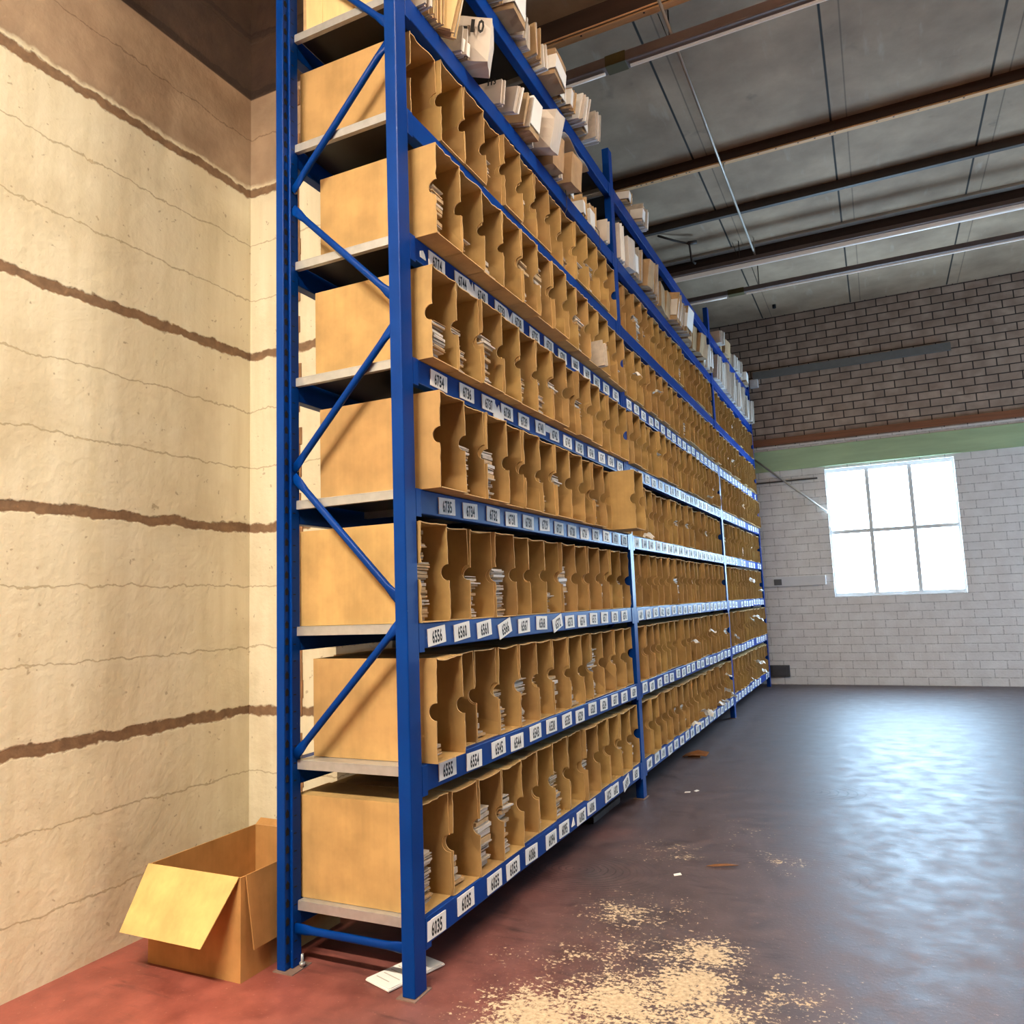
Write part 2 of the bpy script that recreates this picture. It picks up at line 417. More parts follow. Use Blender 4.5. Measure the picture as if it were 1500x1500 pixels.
for (a, b) in BR:
    zz = a[1] if a[0] < b[0] else b[1]
    add_bolt(post_r, (-.536, .055, zz))
for y in PY[1:]:
    for src in (post_f, post_r):
        o = inst(src, (0, y, 0)); rp(o); o.location = (0, y, 0)
        for ch in list(src.children):
            if ch.name.startswith('bolt'): continue
            c2 = ch.copy(); C.objects.link(c2); c2.parent = o
    for src in braces:
        o = inst(src, (0, y, 0)); rp(o)
# beams and decks
beams = {}
def beam_bm(y0, y1, z, xa, xb, sgn):
    bm = new()
    box(bm, (xa, y0, z-BH), (xb, y1, z), bev=.0035)
    for y in (y0, y1-.035):                    # end connector plates
        x = xb if sgn > 0 else xa
        box(bm, (x-.001 if sgn > 0 else x-.003, y, z-BH-.012), (x+.003 if sgn > 0 else x+.001, y+.035, z+.0), bev=.001)
    return bm
for k in range(3):
    y0, y1 = PY[k]+W, PY[k+1]
    for i, z in enumerate(Z):
        o = rp(link('beam', beam_bm(y0, y1, z, -.047, -.003, 1), 'blue')); beams[k, i] = o
        rp(link('beam', beam_bm(y0, y1, z, -DEP+.003, -DEP+.047, -1), 'blue'))
        bm = new(); n = 6 if k != 1 else 8; st = (y1-y0+.03)/n; ys = y0-.02
        for j in range(n):                     # lipped deck panels side by side
            a = ys + j*st
            box(bm, (-.535, a, z-.004), (-.052, a+st-.002, z), bev=.001)
            box(bm, (-.535, a, z-.034), (-.052, a+.003, z-.004)); box(bm, (-.535, a+st-.005, z-.034), (-.052, a+st-.002, z-.004))
            box(bm, (-.535, a+.003, z-.034), (-.052, a+.02, z-.031)); box(bm, (-.533, a+.004, z-.006), (-.054, a+st-.006, z-.0042), 1)  # last box: thin sheet carrying the painted underside shade
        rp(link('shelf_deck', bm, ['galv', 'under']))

# ------------------------------------------------------------------ number labels
glyph = {}
def get_glyph(ch, res):
    if (ch, res) in glyph: return glyph[ch, res]
    cu = D.curves.new('g', 'FONT'); cu.body = ch; cu.size = 1.; cu.offset = .03; cu.resolution_u = res
    o = D.objects.new('g', cu); C.objects.link(o)
    dg = bpy.context.evaluated_depsgraph_get(); dg.update()
    me = o.evaluated_get(dg).to_mesh()
    vs = [v.co.copy() for v in me.vertices]; fs = [tuple(p.vertices) for p in me.polygons]
    xs = [v.x for v in vs] or [0, .3]; x0, x1 = min(xs), max(xs)
    g = ([Vector((v.x-x0, v.y, 0)) for v in vs], fs, x1-x0)
    o.evaluated_get(dg).to_mesh_clear(); D.objects.remove(o); D.curves.remove(cu)
    glyph[ch, res] = g; return g
def text_into(bm, s, res, cw, h, gap, mi, fn):
    """lay the glyphs of s out, each squeezed to width cw and height h, centred; fn maps (u, v) to 3-D"""
    tot = len(s)*cw + (len(s)-1)*gap; u = -tot/2
    for ch in s:
        if ch not in ' ':
            vs, fs, gw = get_glyph(ch, res)
            w = cw if ch not in '1' else cw*.55
            vv = [bm.verts.new(fn(u + (cw-w)/2 + v.x/gw*w, (v.y/.73-.5)*h)) for v in vs]
            for f in fs:
                try: bm.faces.new([vv[i] for i in f]).material_index = mi
                except ValueError: pass
        u += cw + gap
def label_into(bm, y, z, s, w=.122, h=.064, rot=0., res=2, x=.0):
    c, sn = math.cos(rot), math.sin(rot)
    def P(u, v, d): return Vector((x+d, y+u*c-v*sn, z+u*sn+v*c))
    A = [bm.verts.new(P(u, v, .0006)) for u, v in ((-w/2, -h/2), (w/2, -h/2), (w/2, h/2), (-w/2, h/2))]
    B = [bm.verts.new(P(u, v, -.0028)) for u, v in ((-w/2, -h/2), (w/2, -h/2), (w/2, h/2), (-w/2, h/2))]
    bm.faces.new(A)
    for i in range(4): bm.faces.new((A[i], B[i], B[(i+1) % 4], A[(i+1) % 4]))
    text_into(bm, s, res, w*.125, h*.70, w*.02, 1, lambda u, v: P(u, v, .0012))
LAB = {
 5: (['6774','6744','6740','6733','6728','6725','6721','6701','6663','6619','6612','6671','6674'], [.269,.474,.647,.843,1.031,1.23,1.419,1.612,1.814,2.01,2.183,2.368,2.566]),
 4: (['6754','6736','6737','6738','6739','6741','6742','6743','6745','6746','6747','6748','6749'], [.26,.485,.683,.868,1.054,1.256,1.442,1.63,1.816,2.012,2.206,2.387,2.575]),
 3: (['6735','6734','6732','6731','6730','6729','6727','6728','6724','6723','6722','6721','6720'], [.296,.484,.691,.874,1.059,1.257,1.446,1.635,1.827,2.024,2.217,2.4,2.586]),
 2: (['6556','6560','6561','6566','6567','6568','6572','6573','6574','6575','6577','6578','6576'], [.196,.386,.575,.768,.967,1.172,1.372,1.542,1.727,1.916,2.108,2.302,2.498]),
 1: (['6555','6554','6545','6544','6543','6538','6535','6529','6528','6524','6517','6511','6509'], [.249,.454,.668,.849,1.048,1.24,1.442,1.629,1.825,2.018,2.219,2.408,2.607]),
 0: (['6035','6035','6055','6053','6086','6094','6095','6105','6106','6125','6102','6149','6151'], [.146,.357,.593,.764,.954,1.179,1.343,1.581,1.737,2.021,2.145,2.358,2.56]),
}
rl = random.Random(11)
n_lab = 0
for row, (txt, ys) in LAB.items():
    for j, (s, y) in enumerate(zip(txt, ys)):
        rot = rl.uniform(-.035, .035); dz = rl.uniform(-.006, .006)
        if (row, j) in ((2, 3), (2, 6), (0, 11)): rot = .26
        if (row, j) in ((2, 0), (2, 1), (2, 2)): rot = .1
        bm = new(); label_into(bm, y, Z[row]-.046+dz, s, rot=rot, w=.124 if j < 9 else .118)
        o = link('number_label', bm, ['white', 'ink'], beams[0, row]); n_lab += 1
        o['label'] = 'white paper label printed %s' % s
# torn remnants of older labels
def scrap_bm(y, z, pts):
    bm = new(); panel(bm, [(-.0028, y+a, z+b) for a, b in pts], (.0032, 0, 0)); return bm
rem = [(5, .555, [(-.03,-.035),(.04,-.04),(.045,.0),(.02,.0),(.012,.035),(.0,.01),(-.02,.03)]), (5, .765, [(-.03,-.03),(.02,-.035),(.01,-.015)]),
       (5, .935, [(-.03,-.03),(.02,-.032),(.03,.03),(.0,-.01),(-.02,.03)]), (4, .775, [(-.05,-.048),(.06,-.046),(.05,-.02),(.02,-.01),(.01,.02),(-.01,.0),(-.04,.03)]),
       (4, 1.345, [(-.03,.0),(.03,.0),(.04,.035),(-.02,.035)]), (5, .165, [(-.02,-.02),(.02,-.02),(.012,.0),(.0,.012),(-.02,.004)]), (3, 1.87, [(-.02,-.03),(.03,-.03),(.03,.02),(.0,.0)]),
       (0, 1.46, [(-.02,-.02),(.025,-.02),(.01,.02)])]
for row, y, pts in rem:
    o = link('label_remnant', scrap_bm(y, Z[row]-.046, pts), 'white', beams[0, row]); o['label'] = 'torn remnant of an old white label'
# middle and far bays: the nearest few as parts, the rest as one part
far = new(); rb = random.Random(5); n_mid = {5: 4, 4: 4, 3: 4, 2: 4, 1: 3, 0: 3}
for k, n in ((1, 18), (2, 14)):
    y0, y1 = PY[k]+W, PY[k+1]; st = (y1-y0-.02)/n
    base = [6049, 6130, 6579, 6600, 6680, 6700]
    for row in range(6):
        for j in range(n):
            if k == 2 and rb.random() < .08: continue
            y = y0 + .1 + st*j*1.0 + rb.uniform(-.012, .012); s = str(base[row] + k*40 + j)
            rot = rb.uniform(-.06, .06); z = Z[row]-.046+rb.uniform(-.008, .008)
            if k == 1 and j < n_mid[row]:
                bm = new(); label_into(bm, y, z, s, rot=rot, w=.115, res=1)
                o = link('number_label', bm, ['white', 'ink'], beams[1, row]); o['label'] = 'white paper number label'
            else: label_into(far, y, z, s, rot=rot, w=.115, res=0)
o = rp(link('number_label', far, ['white', 'ink'])); o['kind'] = 'stuff'; o['label'] = 'white paper number labels along the farther beams'

# ------------------------------------------------------------------ file boxes
BL, BHt = .55, .365
def box_mesh(seed, w, deep=True):
    r = random.Random(seed); bm = new(); t = .0035; zc = .185 + r.uniform(-.012, .012); nr = .031
    isf = lambda a, b: a.x > -.06 and b.x > -.06
    for side in (0, 1):
        ph = r.uniform(0, 6.28); am = r.uniform(.001, .007)*(1 if side else -1)
        jag = r.uniform(.0008, .0035)
        def yo(z): return am*math.sin(z/BHt*math.pi*r.choice((1, 1, 1))+ph*.3)
        low = [(.0, i/6*(zc-nr)) for i in range(7)]
        lowb = r.uniform(-.002, .006)
        pts = [(-BL, 0)]
        for x, z in low: pts.append((x+r.uniform(-jag, jag)+(lowb if z > .01 else 0), z))
        for a in range(1, 10):
            th = -math.pi/2 - math.pi*a/10
            pts.append((nr*1.02*math.cos(th), zc+nr*math.sin(th)))
        for i in range(7):
            z = zc+nr + (BHt-zc-nr)*i/6; pts.append((r.uniform(-jag, jag), z))
        pts.append((-BL, BHt))
        y = 0 if side == 0 else w-t
        p3 = [(x, y + (yo(z) if x > -.1 else 0), z) for x, z in pts]
        panel(bm, p3, (0, t, 0), 0, (isf, 1))
    # top with a slightly curled front edge
    n = 7; sag = r.uniform(.0, .009); cz = r.uniform(-.004, .004)
    fr = [(r.uniform(-.006, .004), t + (w-2*t)*i/n, BHt - t - sag*math.sin(math.pi*i/n) + cz*math.sin(2*math.pi*i/n)) for i in range(n+1)]
    panel(bm, [(-BL, t, BHt-t), (-BL, w-t, BHt-t)] + fr[::-1], (0, 0, t), 0, (isf, 1))
    panel(bm, [(-BL, t, 0), (0, t, 0), (0, w-t, 0), (-BL, w-t, 0)], (0, 0, t), 0, (isf, 1))
    panel(bm, [(-BL, t, t), (-BL, w-t, t), (-BL, w-t, BHt-t), (-BL, t, BHt-t)], (t, 0, 0), 0)
    bmesh.ops.recalc_face_normals(bm, faces=bm.faces)
    me = D.meshes.new('file_box'); bm.to_mesh(me); bm.free(); me.materials.append(M['card']); me.materials.append(M['card_edge'])
    return me
def stack_mesh(seed, n, w, d, h, pal):
    r = random.Random(seed); bm = new(); z = 0; side = 0
    while z < h:
        t = r.choice((.004, .006, .009, .014)); 
        if r.random() < .12: t = .02
        t = min(t, h-z+.002)
        if r.random() < .18: side = r.uniform(-.02, .015)
        ww = w*r.uniform(.82, 1); dd = d*r.uniform(.9, 1)
        m = Matrix.Translation((side + r.uniform(-.012, .008), r.uniform(0, w-ww), z)) @ Matrix.Rotation(r.uniform(-.05, .05), 4, 'Z') @ Matrix.Rotation(r.uniform(-.03, .03), 4, 'X')
        box(bm, (-dd, 0, 0), (0, ww, t*.8), r.choice(pal), mat=m)
        z += t
    bmesh.ops.recalc_face_normals(bm, faces=bm.faces)
    me = D.meshes.new('paper_stack'); bm.to_mesh(me); bm.free()
    for m in ('tanpaper', 'greypaper', 'envelope', 'kraft'): me.materials.append(M[m])
    return me
STK = [stack_mesh(50+i, 0, (.085, .12, .1)[i % 3], .3, (.07, .13, .18, .22, .27, .31)[i // 2 % 6], ([0, 0, 1, 3], [1, 1, 2, 0], [0, 1, 3, 2])[i % 3]) for i in range(12)]
FULL = stack_mesh(99, 0, .09, .3, .335, [0, 0, 0, 3, 1])
THIN = [stack_mesh(120+i, 0, .13, .3, .035, [1, 2, 1, 0]) for i in range(3)]
P1 = (PY[1]-.008-.125)/13
XF = {0: [-.01]*13, 1: [.03] + [-.012]*12, 2: [-.004]+[-.01]*12, 3: [.085, .07, .06, .055, .05, .045, .04, .04, .03, .03, .02, .17, .01],
      4: [.07, .065, .06, .06, .055, .05, .045, .04, .04, .03, .03, .02, .02], 5: [.085, .085, .085, .08, .08, .075, .07, .07, .06, .06, .05, .05, .04], 6: [.0]*13}
lay = []           # (bay, row, j, x, y, width, mesh)
rx = random.Random(21)
for k, n in ((0, 13), (1, 18), (2, 14)):
    y0 = PY[k] + (.125 if k == 0 else W+.012); st = ((PY[k+1]-.008) - y0)/n
    MESH = [box_mesh(300+k*20+i, st-.003) for i in range(9)]
    for row in range(7):
        ys = y0; stp = st
        if k == 0 and row in (0, 2): ys = .084; stp = (PY[1]-.008-ys)/n
        for j in range(n):
            x = XF[row][j] + rx.uniform(-.014, .014) if k == 0 else rx.uniform(-.02, .025) + (.02 if row in (4, 5) else -.01)
            lay.append((k, row, j, x, ys + stp*j, stp, MESH[rx.randrange(9)]))
cam = Vector((1.487378, -2.265695, 1.279767))
lay.sort(key=lambda a: (Vector((a[3], a[4], Z[a[1]]))-cam).length)
rest = new(); rs = random.Random(33)
stack_for = {(0,0,0): .5, (0,0,1): .62, (0,0,2): .68, (0,0,3): .8, (0,0,4): 0, (0,0,5): .12, (0,0,6): .6, (0,1,0): .1, (0,1,1): .1, (0,1,2): .3, (0,1,3): .5, (0,1,4): .6, (0,1,5): .7,
             (0,2,0): 1., (0,2,1): .1, (0,2,2): .5, (0,2,3): .6, (0,2,4): 0, (0,3,0): 0, (0,3,1): .6, (0,3,2): .62, (0,3,3): 0, (0,3,4): .1, (0,4,0): .3, (0,4,1): .6, (0,4,2): .62,
             (0,5,0): .6, (0,5,1): .3, (0,5,2): .62, (0,6,0): 0, (0,6,1): 0, (0,6,2): 0}
nst = 0
for idx, (k, row, j, x, y, st, me) in enumerate(lay):
    z = Z[row] + .0015
    if idx >= 300:
        tmp = bmesh.new(); tmp.from_mesh(me); bmesh.ops.translate(tmp, vec=(x, y, z), verts=tmp.verts)
        m2 = D.meshes.new('tmp'); tmp.to_mesh(m2); tmp.free(); rest.from_mesh(m2); D.meshes.remove(m2); continue
    o = D.objects.new('file_box', me); C.objects.link(o); o.location = (x, y, z)
    o.rotation_euler.z = rs.uniform(-.004, .004)
    if k == 0 and row < 6 and j < (9 if row != 2 else 13):
        s = LAB[row][0][j]
        lb = 'brown file box above number %s, %s along the %s of the nearest bay' % (s, ORD[j], ROW[row])
    else:
        lb = 'open brown file box, %s along the %s of the %s' % (ORD[j], ROW[row], BAY[k])
    if (k, row, j) == (0, 3, 11): lb = 'brown file box pulled out past its neighbours in the fourth row up, nearest bay'
    tag(o, lb, 'box', 'open-fronted cardboard file boxes on the racking')
    f = stack_for.get((k, row, j))
    if f is None: f = rs.choice((0, 0, .15, .4, .55, .62, .8)) if k == 0 else (rs.choice((.1, .4, .6)) if rs.random() < .22 else 0)
    if f > 0:
        if f >= .95: sm, sc = FULL, 1.
        elif f <= .12: sm, sc = THIN[rs.randrange(3)], 1.
        else:
            c = STK[rs.randrange(12)]; hh = max(v.co.z for v in c.vertices); sm, sc = c, min(1.3, max(.55, f*.34/hh))
        s = D.objects.new('paper_stack', sm); C.objects.link(s); nst += 1
        s.location = (x - rs.uniform(.02, .05) - (0 if f > .12 else .02), y + .012, z + .005); s.scale = (1, 1, sc)
        tag(s, 'paper stack in the %s file box along the %s of the %s' % (ORD[j], ROW[row], BAY[k]), 'paper stack', 'paper stacks inside the file boxes')
if len(rest.verts):
    o = link('file_box', rest, ['card', 'card_edge']); tag(o, 'file boxes at the far end of the upper rows of the farthest bay', 'box', 'open-fronted cardboard file boxes on the racking', 'stuff')

# booklets sticking out of the sixth row
bm = new(); r = random.Random(8)
for i in range(5): box(bm, (-.12, i*.009, 0), (.05+r.uniform(-.012, .006), i*.009+.006, .15+r.uniform(-.015, .01)), (1, 1, 0, 1, 0)[i])
o = link('booklet_bundle', bm, ['white', 'greypaper'], loc=(.055, 2.06, Z[5]+.006)); o.rotation_euler = (0, -.05, .1)
tag(o, 'pale booklets jutting out between boxes of the sixth row, beside the middle post', 'booklets')

# ------------------------------------------------------------------ bundles on the two upper shelves
def sheets(bm, r, n, t, d, h, pal, fan=.03, xj=.015):
    for i in range(n):
        m = Matrix.Translation((r.uniform(-xj, xj), i*t, 0)) @ Matrix.Rotation(r.uniform(-fan, fan), 4, 'Y') @ Matrix.Rotation(r.uniform(-.02, .02), 4, 'Z')
        box(bm, (-d, 0, .006), (0, t*.75, h*r.uniform(.93, 1.)), r.choice(pal), mat=m)
def puffy(bm, r, d, w, h, mi, bulge=.012):
    n0 = len(bm.verts)
    g = bmesh.ops.create_cube(bm, size=1.); vs = g['verts']
    bmesh.ops.subdivide_edges(bm, edges=list({e for v in vs for e in v.link_edges}), cuts=3, use_grid_fill=True)
    bm.verts.ensure_lookup_table(); vs = bm.verts[n0:]
    for v in vs:
        c = v.co; bx = math.cos(c.x*math.pi); by = math.cos(c.y*math.pi); bz = math.cos(c.z*math.pi)
        p = Vector((c.x*d, c.y*w, c.z*h))
        if abs(c.y) > .49: p.y += math.copysign(bulge*bx*bz, c.y)
        if abs(c.x) > .49: p.x += math.copysign(bulge*.6*by*bz, c.x)
        p += Vector((r.uniform(-.002, .002), r.uniform(-.002, .002), r.uniform(-.002, .002)))
        v.co = p + Vector((-d/2, w/2, h/2+.002))
    for f in {f for v in vs for f in v.link_faces}: f.material_index = mi; f.smooth = False
PAL = ['kraft', 'envelope', 'tanpaper', 'white', 'manila', 'greypaper']
def bundle_parts(root, kind, w, d, h, seed):
    r = random.Random(seed)
    bm = new()
    if kind == 'parcel':
        puffy(bm, r, d, w, h, 0, .006)
        for k in range(2): box(bm, (-d*.9, w*.2+k*.03, h*.99), (-.01, w*.2+k*.03+.006, h*1.0+.012), 2)
        p = link('wrapping', bm, PAL, root)
    elif kind == 'envelope':
        puffy(bm, r, d, w, h, 1, .02); p = link('envelope_body', bm, PAL, root)
    elif kind == 'white':
        sheets(bm, r, max(3, int(w/.014)), .014, d, h, [1, 3, 1, 5], .04); p = link('sheets', bm, PAL, root)
    elif kind == 'manila':
        sheets(bm, r, max(4, int(w/.008)), .008, d, h, [4, 4, 4, 2], .02); p = link('sheets', bm, PAL, root)
    else:
        sheets(bm, r, max(4, int(w/.012)), .012, d, h, [0, 2, 0, 5], .03); p = link('sheets', bm, PAL, root)
    if kind in ('mixed', 'parcel') and r.random() < (.75 if kind == 'mixed' else .35):
        bm = new(); hh = h*r.uniform(.5, .8); a = r.uniform(-.25, .1)
        m = Matrix.Translation((.006, 0, h*.18)) @ Matrix.Rotation(a*.4, 4, 'X')
        box(bm, (-.002, -.006, 0), (.002, w*.9, hh), 0, mat=m)
        box(bm, (-d*.5, -.01, 0), (.002, -.007, hh), 0, mat=m)
        c = link('cover_sheet', bm, 'white', root); c['label'] = 'white cover sheet folded round the bundle'
    return p
cnt = {}
def bundle(kind, bay, shelf, y, w=.1, d=.22, h=.3, x=.04, lean=0., roll=0., yaw=0., desc=None, seed=None):
    if kind != 'manila': h *= {8: .6, 7: (.66, .8, 1.)[bay]}[shelf]
    r0 = random.Random(int(y*997)+shelf)
    if kind != 'manila' and yaw == 0: yaw = r0.uniform(-.16, .16)
    if kind != 'manila' and roll == 0: roll = r0.uniform(-.07, .07)
    cnt[bay, shelf] = cnt.get((bay, shelf), 0) + 1; i = cnt[bay, shelf]
    name = {'parcel': 'paper_parcel', 'envelope': 'padded_envelope', 'white': 'paper_bundle', 'mixed': 'paper_bundle', 'manila': 'file_bundle'}[kind]
    root = empty(name, (x, y, Z[shelf] + .001 + max(0, abs(roll))*w*.5))
    root.rotation_euler = (roll, lean, yaw)
    bundle_parts(root, kind, w, d, h, seed or (bay*1000+shelf*100+i))
    ds = desc or {'parcel': 'brown paper parcel', 'envelope': 'creased white padded envelope', 'white': 'bundle of white papers', 'mixed': 'bundle of brown papers and cards', 'manila': 'bundle of cream cards'}[kind]
    sh = 'top shelf' if shelf == 8 else 'second-highest shelf'
    tag(root, '%s, %s along the %s of the %s' % (ds, ORD[i-1], sh, BAY[bay]), 'paper bundle', 'paper bundles on the two upper shelves')
    return root
# near bay, shelf below the top one (its near end seen from the side)
for i in range(5):
    bundle('manila', 0, 7, .075 + (i % 1)*.01 , .09, .085, .30 + .015*(i % 3), x=-.50+.092*i+.085, yaw=0, desc=['cream card file', 'worn cream card file', 'thick cream card file', 'streaky cream card file', 'neat cream card file'][i], seed=70+i)
b1 = bundle('white', 0, 7, .17, .045, .14, .30, x=.03, lean=.08, desc='narrow white card bundle with handwriting')
b2 = bundle('manila', 0, 7, .225, .09, .16, .33, x=.03, lean=.05, yaw=-.12, desc='opened tan folder with handwriting')
b3 = bundle('manila', 0, 7, .35, .07, .16, .28, x=.06, lean=.22, yaw=.5, desc='cream folder tied with string')
b4 = bundle('white', 0, 7, .47, .05, .14, .2, x=.03, lean=.1)
b5 = bundle('mixed', 0, 7, .50, .05, .16, .13, x=.02, lean=.12)
b6 = bundle('envelope', 0, 7, .59, .12, .26, .31, x=.10, lean=.14, roll=.05, yaw=.42, desc='white envelope marked K-10')
b7 = bundle('white', 0, 7, .87, .045, .16, .2, x=.03, lean=.1)
bundle('white', 0, 7, .96, .05, .2, .2, x=.05, lean=.35, yaw=-.2, desc='slumped bundle of grey-white papers')
bundle('mixed', 0, 7, 1.06, .06, .2, .24, x=.05, lean=.3)
bundle('parcel', 0, 7, 1.13, .11, .2, .28, x=.06, lean=.16)
bundle('white', 0, 7, 1.26, .05, .16, .2, x=.03)
bundle('envelope', 0, 7, 1.33, .11, .26, .30, x=.09, lean=.3, roll=.1, desc='sagging grey-brown envelope')
bundle('parcel', 0, 7, 1.47, .13, .2, .29, x=.05, lean=.1)
bundle('white', 0, 7, 1.62, .05, .16, .22, x=.03)
bundle('parcel', 0, 7, 1.69, .14, .2, .27, x=.07, lean=.12, desc='plain brown paper parcel')
bundle('mixed', 0, 7, 1.86, .07, .2, .2, x=.0)
bundle('mixed', 0, 7, 2.12, .08, .2, .24, x=-.01, desc='small bundle of brown boards')
bundle('mixed', 0, 7, 2.3, .12, .2, .3, x=-.03)
bundle('white', 0, 7, 2.5, .09, .18, .25, x=.01, lean=.05)
# long limp sheet hanging along the top of that shelf
bm = new(); prev = None
for i in range(13):
    s = i/12; y = 0 + s*.42; zz = .015*math.sin(s*9) - .10*s*s*.3; xw = .05 + .01*math.sin(s*5)
    a = [bm.verts.new((.0, y, zz)), bm.verts.new((-xw-.1, y+.02, zz+.012)), bm.verts.new((-xw-.1, y+.02, zz+.009)), bm.verts.new((.0, y, zz-.003))]
    if prev:
        for q in range(4): bm.faces.new((prev[q], prev[(q+1) % 4], a[(q+1) % 4], a[q]))
    else: bm.faces.new(a)
    prev = a
bm.faces.new(prev[::-1]); bmesh.ops.recalc_face_normals(bm, faces=bm.faces)
o = link('loose_sheet', bm, 'envelope', loc=(.04, 1.70, Z[7]+.325)); tag(o, 'long limp pale sheet drooping over parcels just below the top beam', 'paper sheet')
# top shelf, near bay
bundle('parcel', 0, 8, .62, .14, .22, .3, x=.02, lean=.05)
bundle('mixed', 0, 8, .80, .1, .2, .28, x=.05, lean=.1)
bundle('parcel', 0, 8, .93, .17, .22, .30, x=.09, lean=.08, desc='large tan paper parcel')
bundle('white', 0, 8, 1.12, .06, .18, .2, x=.05, lean=.2, roll=.1)
bundle('white', 0, 8, 1.19, .06, .18, .26, x=.04)
bundle('mixed', 0, 8, 1.27, .1, .2, .33, x=.05, desc='tall brown card bundle')
bundle('white', 0, 8, 1.39, .05, .18, .25, x=.06, desc='printed white card bundle')
bundle('parcel', 0, 8, 1.46, .18, .22, .26, x=.09, lean=.06, desc='smooth tan paper parcel')
bundle('mixed', 0, 8, 1.68, .09, .2, .2, x=.03)
bundle('mixed', 0, 8, 1.79, .1, .2, .24, x=.05, lean=.1)
bundle('white', 0, 8, 1.91, .09, .2, .30, x=.07, lean=.15, roll=-.12, desc='tilted white paper bundle')
bundle('mixed', 0, 8, 2.03, .08, .18, .22, x=.05)
bundle('white', 0, 8, 2.14, .1, .2, .3, x=.08, lean=.1, yaw=-.1, desc='floppy white paper bundle')
# middle bay
r = random.Random(44); y = PY[1]+.1
bundle('white', 1, 7, y, .15, .2, .36, x=.02, desc='crumpled white papers'); y += .17
bundle('envelope', 1, 7, y, .12, .2, .3, x=.03); y += .14
bundle('mixed', 1, 7, y, .1, .2, .26, x=.02); y += .12
while y < PY[2]-.14:
    kd = r.choice(('parcel', 'parcel', 'mixed', 'mixed', 'white')); w = r.uniform(.09, .17)
    if kd == 'parcel': w = r.uniform(.13, .2)
    bundle(kd, 1, 7, y, w, .2, r.uniform(.24, .34), x=r.uniform(.02, .08), lean=r.uniform(0, .18)); y += w + r.uniform(.005, .03)
for yy, kd, w, h in ((3.0, 'mixed', .1, .16), (3.36, 'mixed', .07, .26), (3.45, 'white', .1, .26)):
    bundle(kd, 1, 8, yy, w, .2, h, x=.04, lean=.1)
# far bay: white packets in close rows
y = PY[2]+.1
while y < PY[3]-.1:
    w = r.uniform(.06, .1); bundle('white', 2, 7, y, w, .2, r.uniform(.27, .36), x=r.uniform(.01, .05), lean=r.uniform(-.02, .1)); y += w+.008
y = PY[2]+.5
while y < PY[3]-.1:
    w = r.uniform(.12, .2); bundle(r.choice(('parcel', 'white', 'white')), 2, 8, y, w, .2, r.uniform(.24, .33), x=r.uniform(.0, .05), lean=r.uniform(0, .08)); y += w+.02
# handwriting on three of them
def hand(root, s, cw, h, fn, label):
    bm = new(); text_into(bm, s, 2, cw, h, cw*.25, 0, fn); o = link('handwriting', bm, 'ink', root); o['label'] = label
hand(b1, '0152', .011, .045, lambda u, v: Vector((-.05+u*1.2, -.004, .12+v)), 'handwritten number in black')
hand(b6, 'K-10', .03, .06, lambda u, v: Vector((-.10+u, -.023, .15+v)), 'K-10 handwritten in black')
hand(b2, 'III', .012, .06, lambda u, v: Vector((-.06+u, -.003, .14+v)), 'handwritten strokes in black')
hand(b7, '113', .014, .03, lambda u, v: Vector((-.06+u, -.004, .12+v)), 'handwritten number in black')
bm = new(); tube(bm, [(.004, .03, .0), (.008, .03, .12), (.006, .03, .26), (-.03, .035, .31), (-.10, .04, .4)], .0028, 6)
o = link('string', bm, 'string', b3); o['label'] = 'white string'
# wire hooks hanging on the beam
for yy in (1.78, 2.38):
    bm = new(); tube(bm, [(-.02, yy, Z[7]+.06), (.003, yy, Z[7]+.02), (.006, yy, Z[7]-.04), (.006, yy, Z[7]-.10), (-.01, yy+.005, Z[7]-.13)], .0022, 6)
    o = link('wire_hook', bm, 'steel_dark'); tag(o, 'thin wire loop hanging over the upper beam, %s' % ('nearer of the two' if yy < 2 else 'beside the second post'), 'wire')

# ------------------------------------------------------------------ loose white papers poking out of the lower rows
pokes = [(1,1,4.35,.17),(1,1,5.1,.22),(1,0,4.15,.02),(1,0,4.55,.06),(1,0,4.75,.02),(1,0,5.3,.03),(1,0,5.45,.03),(1,0,5.98,.03),(1,5,3.0,.2),(1,5,3.55,.2),
         (2,1,6.4,.1),(2,1,7.6,.24),(2,1,7.9,.27),(2,1,8.35,.22),(2,0,7.75,.22),(2,0,8.1,.18),(2,0,8.3,.06),(2,2,7.8,.23),(2,2,8.5,.1),(2,0,7.4,.03),(1,0,5.75,.25),(1,0,5.62,.12),(1,4,5.4,.05),(1,3,3.05,.01)]
sides = {}
for k, row, y, dz in pokes:
    i = sides[k, row] = sides.get((k, row), 0) + 1
    r = random.Random(int(y*100)); bm = new(); n = 5; prev = None
    for q in range(n):
        s = q/(n-1); x = -.03 + .065*s; zz = -.03*s*s + .01*math.sin(q*2.1+y)
        w = .03*(1-.25*s) + r.uniform(-.008, .006)
        a = [bm.verts.new((x, -w, zz)), bm.verts.new((x, w*.2, zz+.012)), bm.verts.new((x, w, zz)), bm.verts.new((x, w, zz-.0015)), bm.verts.new((x, w*.2, zz+.0105)), bm.verts.new((x, -w, zz-.0015))]
        if prev:
            for e in range(6): bm.faces.new((prev[e], prev[(e+1) % 6], a[(e+1) % 6], a[e]))
        else: bm.faces.new(a)
        prev = a
    bm.faces.new(prev[::-1]); bmesh.ops.recalc_face_normals(bm, faces=bm.faces)
    o = link('loose_paper', bm, 'white', loc=(.03, y, Z[row]+.012+dz)); o.rotation_euler = (r.uniform(-.9, .9), r.uniform(-.6, .3), r.uniform(-.7, .7))
    tag(o, 'white paper in the %s of the %s, %s from its near post' % (ROW[row], BAY[k], ORD[i-1]), 'paper', 'loose papers poking out of the boxes')

